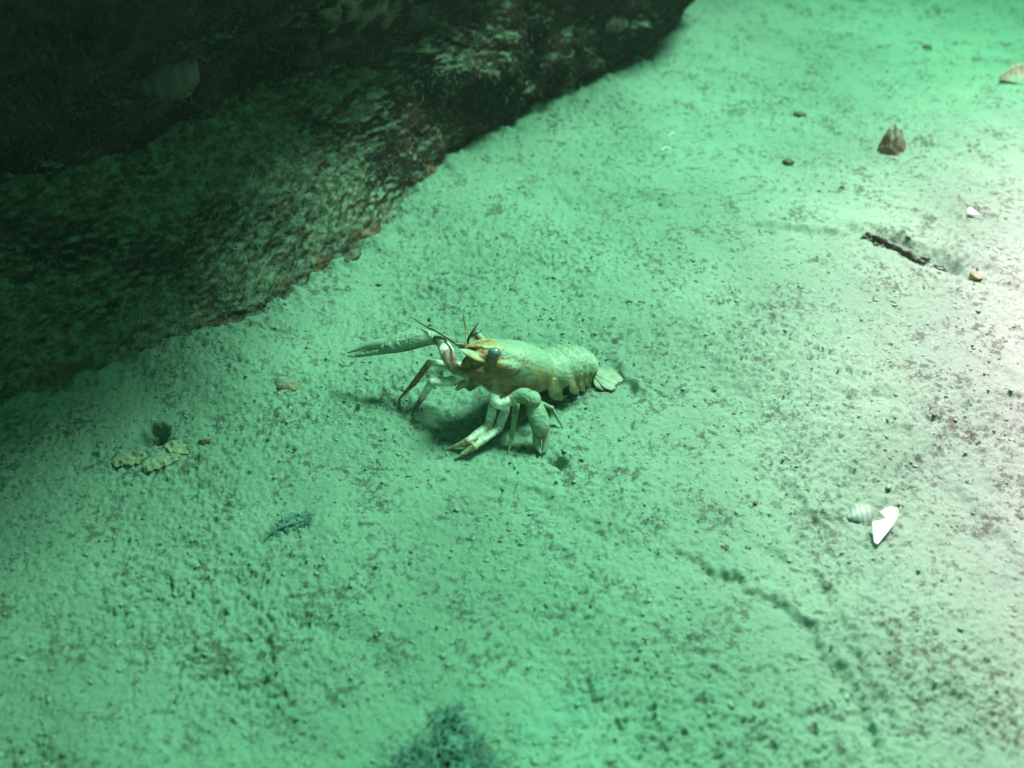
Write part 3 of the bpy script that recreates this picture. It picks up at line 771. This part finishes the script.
M_ALG = simple('dark_teal_algae', (.020, .075, .070), (.06, .16, .135), .25, .7, .02, .35, .2, .7)
mb = MB()
for k, (px, py, n_) in enumerate(((283, 527, 12), (291, 524, 26), (299, 521, 20), (305, 521, 12), (276, 533, 6))):
    ribbons(mb, on_bed(px, py), n_*2, .12, .45, .028, .5, 60+k); bed_lumps(mb, px, py, (.24, .15, .13), k*2.2, 16)
ribbons(mb, on_bed(266, 539), 12, .10, .3, .025, .3, 77)
mb.tube([on_bed(303, 522), on_bed(288, 527)+np.array((0, 0, .12)), on_bed(274, 533)+np.array((0, 0, .1)), on_bed(264, 541)], [.06, .09, .06, .03], n=8)
o = mb.build('algae_scrap', M_ALG); tag(o, 'small dark teal scrap of algae lying on the mud left of centre', 'algae')
M_ALG2 = simple('green_algae', (.050, .125, .10), (.10, .21, .16), .5, .9, .04, .45, .1, .1)
mb = MB()
for k, (px, py, rad) in enumerate(((456, 750, (.55, .5, .38)), (430, 764, (.5, .32, .22)), (452, 720, (.30, .34, .18)), (412, 768, (.5, .3, .2)), (470, 770, (.5, .3, .3)))): bed_lumps(mb, px, py, rad, 3.1*k)
for k, (px, py, n_, sp, ln) in enumerate(((458, 750, 60, .42, 1.0), (432, 764, 60, .5, 1.0), (452, 722, 34, .3, .6), (475, 768, 40, .4, .8), (405, 772, 40, .4, .8))):
    ribbons(mb, on_bed(px, py), n_, sp, ln, .03, .8, 90+k)
o = mb.build('algae_tuft', M_ALG); tag(o, 'dark blurred tuft of green algae rising from the mud at the bottom edge', 'algae')
# rotting leaf scraps beside the burrow
M_LEAF = simple('rotting_leaf', (.18, .14, .06), (.30, .25, .11), .22, .8, .03, .65, .2, .25)
def flake(name, px, py, L, Wd, yaw_, curl, seed, label, mat=None, cat='leaf', group='rotting leaf scraps by the burrow', flat=.25):
    c = on_bed(px, py); nu, nv = (60, 24) if mat else (34, 14); V = []
    for side_ in (0, 1):
        for i in range(nu+1):
            for j in range(nv+1):
                u, v = -1+2*i/nu, -1+2*j/nv; ww = Wd*math.sqrt(max(0.03, 1-u*u))*(1+(.7 if mat else .25)*float(noise(u*2+seed, 1.3, v*0))+(.5*float(noise(u*7+seed, 4.3, np.sign(v)*3)) if mat else .28*float(noise(u*5+seed, 4.3, np.sign(v)*3))))
                q = np.array((u*L, v*ww)); cy, sy = math.cos(yaw_), math.sin(yaw_)
                x_, y_ = c[0]+q[0]*cy-q[1]*sy, c[1]+q[0]*sy+q[1]*cy
                z_ = (1-flat)*gz(x_, y_)+flat*c[2]+(.02 if mat else .05)+curl*v*v+(.02 if mat else .07)*float(noise(u*1.7+seed, v*1.7, 2))-.03*side_
                V.append((x_, y_, z_))
    n = (nu+1)*(nv+1); w_ = nv+1; F = []
    for i in range(nu):
        for j in range(nv):
            a = i*w_+j; F += [[a, a+w_, a+w_+1, a+1], [n+a, n+a+1, n+a+w_+1, n+a+w_]]
    rim = [j for j in range(w_)]+[i*w_+nv for i in range(1, nu+1)]+[nu*w_+j for j in range(nv-1, -1, -1)]+[i*w_ for i in range(nu-1, 0, -1)]
    for a, b in zip(rim, rim[1:]+rim[:1]): F.append([a, b, n+b, n+a])
    tag(mesh_obj(name, V, F, mat or M_LEAF), label, cat, group)
o = flake('algae_film', 566, 712, 2.1, .62, .55, .0, 13.0, 'faint flat wisp of pale green algae on the mud right of the bottom tuft', M_ALG2, 'algae', None, .0)
flake('dead_leaf', 130, 459, .75, .38, .1, .04, 1.0, 'brownish rotting leaf scrap left of the burrow hole')
flake('dead_leaf', 162, 462, .80, .36, .5, .05, 5.0, 'yellowish curled leaf scrap just below the burrow hole')
flake('dead_leaf', 178, 449, .62, .38, -.5, .03, 9.0, 'brown leaf scrap right of the burrow hole')

# a bent white fibre
mb = MB(); mb.tube([on_bed(*q)+np.array((0, 0, h)) for q, h in (((661, 151), .05), ((666, 149), .12), ((672, 150), .04))], [.025, .03, .012], n=6)
mb.tube([on_bed(*q)+np.array((0, 0, h)) for q, h in (((668, 137), .04), ((672, 134), .1), ((675, 135), .03))], [.015, .025, .012], n=6)
o = mb.build('plant_fibre', M_NACRE); tag(o, 'thin bent white fibre on the mud right of the boulder end', 'fibre')

# ------------------------------------------------------------------ loose litter nobody could count
def scatter(name, pts, sizes, mat, seed, flat=.55, normals=None):
    """many small irregular crumbs joined in one mesh"""
    g_ = np.random.default_rng(seed); n = len(pts)
    base = np.array([(0, 0, 1), (.9, 0, .2), (.28, .86, .15), (-.73, .53, .2), (-.73, -.53, .1), (.28, -.86, .2), (0, 0, -.8)])
    tri = np.array([(0, 1, 2), (0, 2, 3), (0, 3, 4), (0, 4, 5), (0, 5, 1), (6, 2, 1), (6, 3, 2), (6, 4, 3), (6, 5, 4), (6, 1, 5)])
    a = g_.uniform(0, 2*math.pi, n); s3 = sizes[:, None]*np.column_stack([g_.uniform(.7, 1.9, n), g_.uniform(.6, 1.1, n), g_.uniform(.5, 1.0, n)*flat/.55*.8])
    B_ = base[None]*(1+g_.uniform(-.4, .4, (n, 7, 1)))*s3[:, None, :]
    ca, sa = np.cos(a)[:, None], np.sin(a)[:, None]
    X = B_[..., 0]*ca-B_[..., 1]*sa; Y = B_[..., 0]*sa+B_[..., 1]*ca
    V = np.stack([X+pts[:, 0:1], Y+pts[:, 1:2], B_[..., 2]+pts[:, 2:3]], -1).reshape(-1, 3)
    F = (tri[None]+7*np.arange(n)[:, None, None]).reshape(-1, 3)
    o = mesh_obj(name, V, F, mat); tag(o, kind='stuff'); return o
def bed_points(n, keep, seed):
    g_ = np.random.default_rng(seed); y = g_.uniform(-24, 62, n); half = 20+(y+24)*.47; x = g_.uniform(-1, 1, n)*half
    k = keep(x, y) > g_.uniform(0, 1, n); x, y = x[k], y[k]
    return np.column_stack([x, y, seabed_height(x, y)])
clus = lambda x, y: sstep(.15, .75, noise(x/1.5, y/1.1, 71.0)+.6*noise(x/.6, y/.5, 74.0)+.45*noise(x/5, y/5, 77.0))**1.3
M_CRUMB = simple('dark_litter', (.085, .098, .072), (.14, .165, .12), .2, .95, 0, .4, .1, .5)
pp = bed_points(55000, lambda x, y: .015+clus(x, y), 5)
ss = np.random.default_rng(6).lognormal(math.log(.046), .36, len(pp)); pp[:, 2] += ss*.15
scatter('dark_litter', pp, ss, M_CRUMB, 8)
print('litter', len(pp))
M_FLOC = simple('pale_flocs', MUD_A, MUD_B, .2, .95, 0)
pp = bed_points(30000, lambda x, y: .25+.5*sstep(-.2, .5, noise(x/4, y/4, 88.0)), 15)
ss = np.random.default_rng(16).lognormal(math.log(.055), .35, len(pp)); pp[:, 2] += ss*.2
scatter('silt_flocs', pp, ss, M_FLOC, 18)

g_ = np.random.default_rng(42); pp = np.column_stack([g_.uniform(-32, 25, 900), g_.uniform(-14, 45, 900), g_.uniform(.5, 16, 900)])
M_SPECK = simple('drifting_specks', (.5, .52, .45), (.7, .72, .62), .3, .9, 0)
scatter('drifting_specks', pp, g_.lognormal(math.log(.014), .3, 900), M_SPECK, 43)
q = np.concatenate([on_bed(*p_)[None]+g_.normal(0, (.16, .10, .03), (26, 3)) for p_ in ((868, 238), (880, 243), (893, 250), (906, 256), (920, 263), (940, 270))])
q[:, 2] = seabed_height(q[:, 0], q[:, 1])+.06
scatter('furrow_litter', q, g_.lognormal(math.log(.085), .4, len(q)), M_TWIG, 44)

# algae fuzz on the boulder: short limp filaments
def fuzz(name, pix, n, mat, L, seed):
    g_ = np.random.default_rng(seed); V, F = [], []
    me = boulder.data; cand = g_.uniform((pix[0], pix[1]), (pix[2], pix[3]), (n, 2))
    for px, py in cand:
        h = BVH.ray_cast(Vector(CAM), Vector(unit(ray(px, py))))
        if h[0] is None: continue
        p, q = np.array(h[0]), np.array(h[1])
        if p[2] < .3 or (px < 420 and p[2] < 6.5 and g_.random() < .35): continue
        t = np.cross(q, g_.normal(size=3)); t = unit(t); l = L*g_.lognormal(0, .45); w_ = .016*g_.uniform(.7, 1.6)
        d = unit(q*.8+t*.9+np.array((0, 0, -.35))); e = unit(np.cross(d, q))*w_
        bend = unit(d+g_.normal(size=3)*.6)
        b = len(V); p2 = p+d*l*.5; p3 = p2+bend*l*.5
        V += [p-e-q*.03, p+e-q*.03, p2+e*.8, p2-e*.8, p3, p2+np.cross(d, e)*.7]; F += [[b, b+1, b+2, b+3], [b+3, b+2, b+4], [b+3, b+5, b+2], [b, b+5, b+3]]
    o = mesh_obj(name, V, F, mat); reparent(o, boulder); tag(o, kind='stuff'); return o
M_FZ = simple('algae_fuzz', (.008, .009, .006), (.040, .050, .034), .9, .9, 0, .5, .1, .35)
M_FZ2 = simple('pale_fuzz', (.06, .075, .055), (.16, .17, .13), .9, .9, 0)
fuzz('algae_fuzz', (0, 0, 700, 400), 30000, M_FZ, .30, 31)
fuzz('pale_fuzz', (200, 0, 700, 330), 2600, M_FZ2, .20, 33)

# ------------------------------------------------------------------ haze: the green water itself
hb = bpy.data.meshes.new('haze')
x0, x1, y0, y1, z0, z1 = -7, 7, -7, 7.5, -1.05, .50
hb.from_pydata([(x, y, z) for z in (z0, z1) for y in (y0, y1) for x in (x0, x1)], [],
               [(0, 2, 3, 1), (4, 5, 7, 6), (0, 1, 5, 4), (2, 6, 7, 3), (0, 4, 6, 2), (1, 3, 7, 5)])
haze = bpy.data.objects.new('haze', hb); COL.objects.link(haze); haze['kind'] = 'stuff'
hm = bpy.data.materials.new('haze'); hm.use_nodes = True; hn = hm.node_tree; hn.nodes.clear()
ho = hn.nodes.new('ShaderNodeOutputMaterial'); pv = hn.nodes.new('ShaderNodeVolumePrincipled')
pv.inputs['Color'].default_value = (0.86, 0.93, 0.90, 1); pv.inputs['Density'].default_value = 0.026; pv.inputs['Anisotropy'].default_value = 0.3
hn.links.new(pv.outputs[0], ho.inputs['Volume']); hb.materials.append(hm)
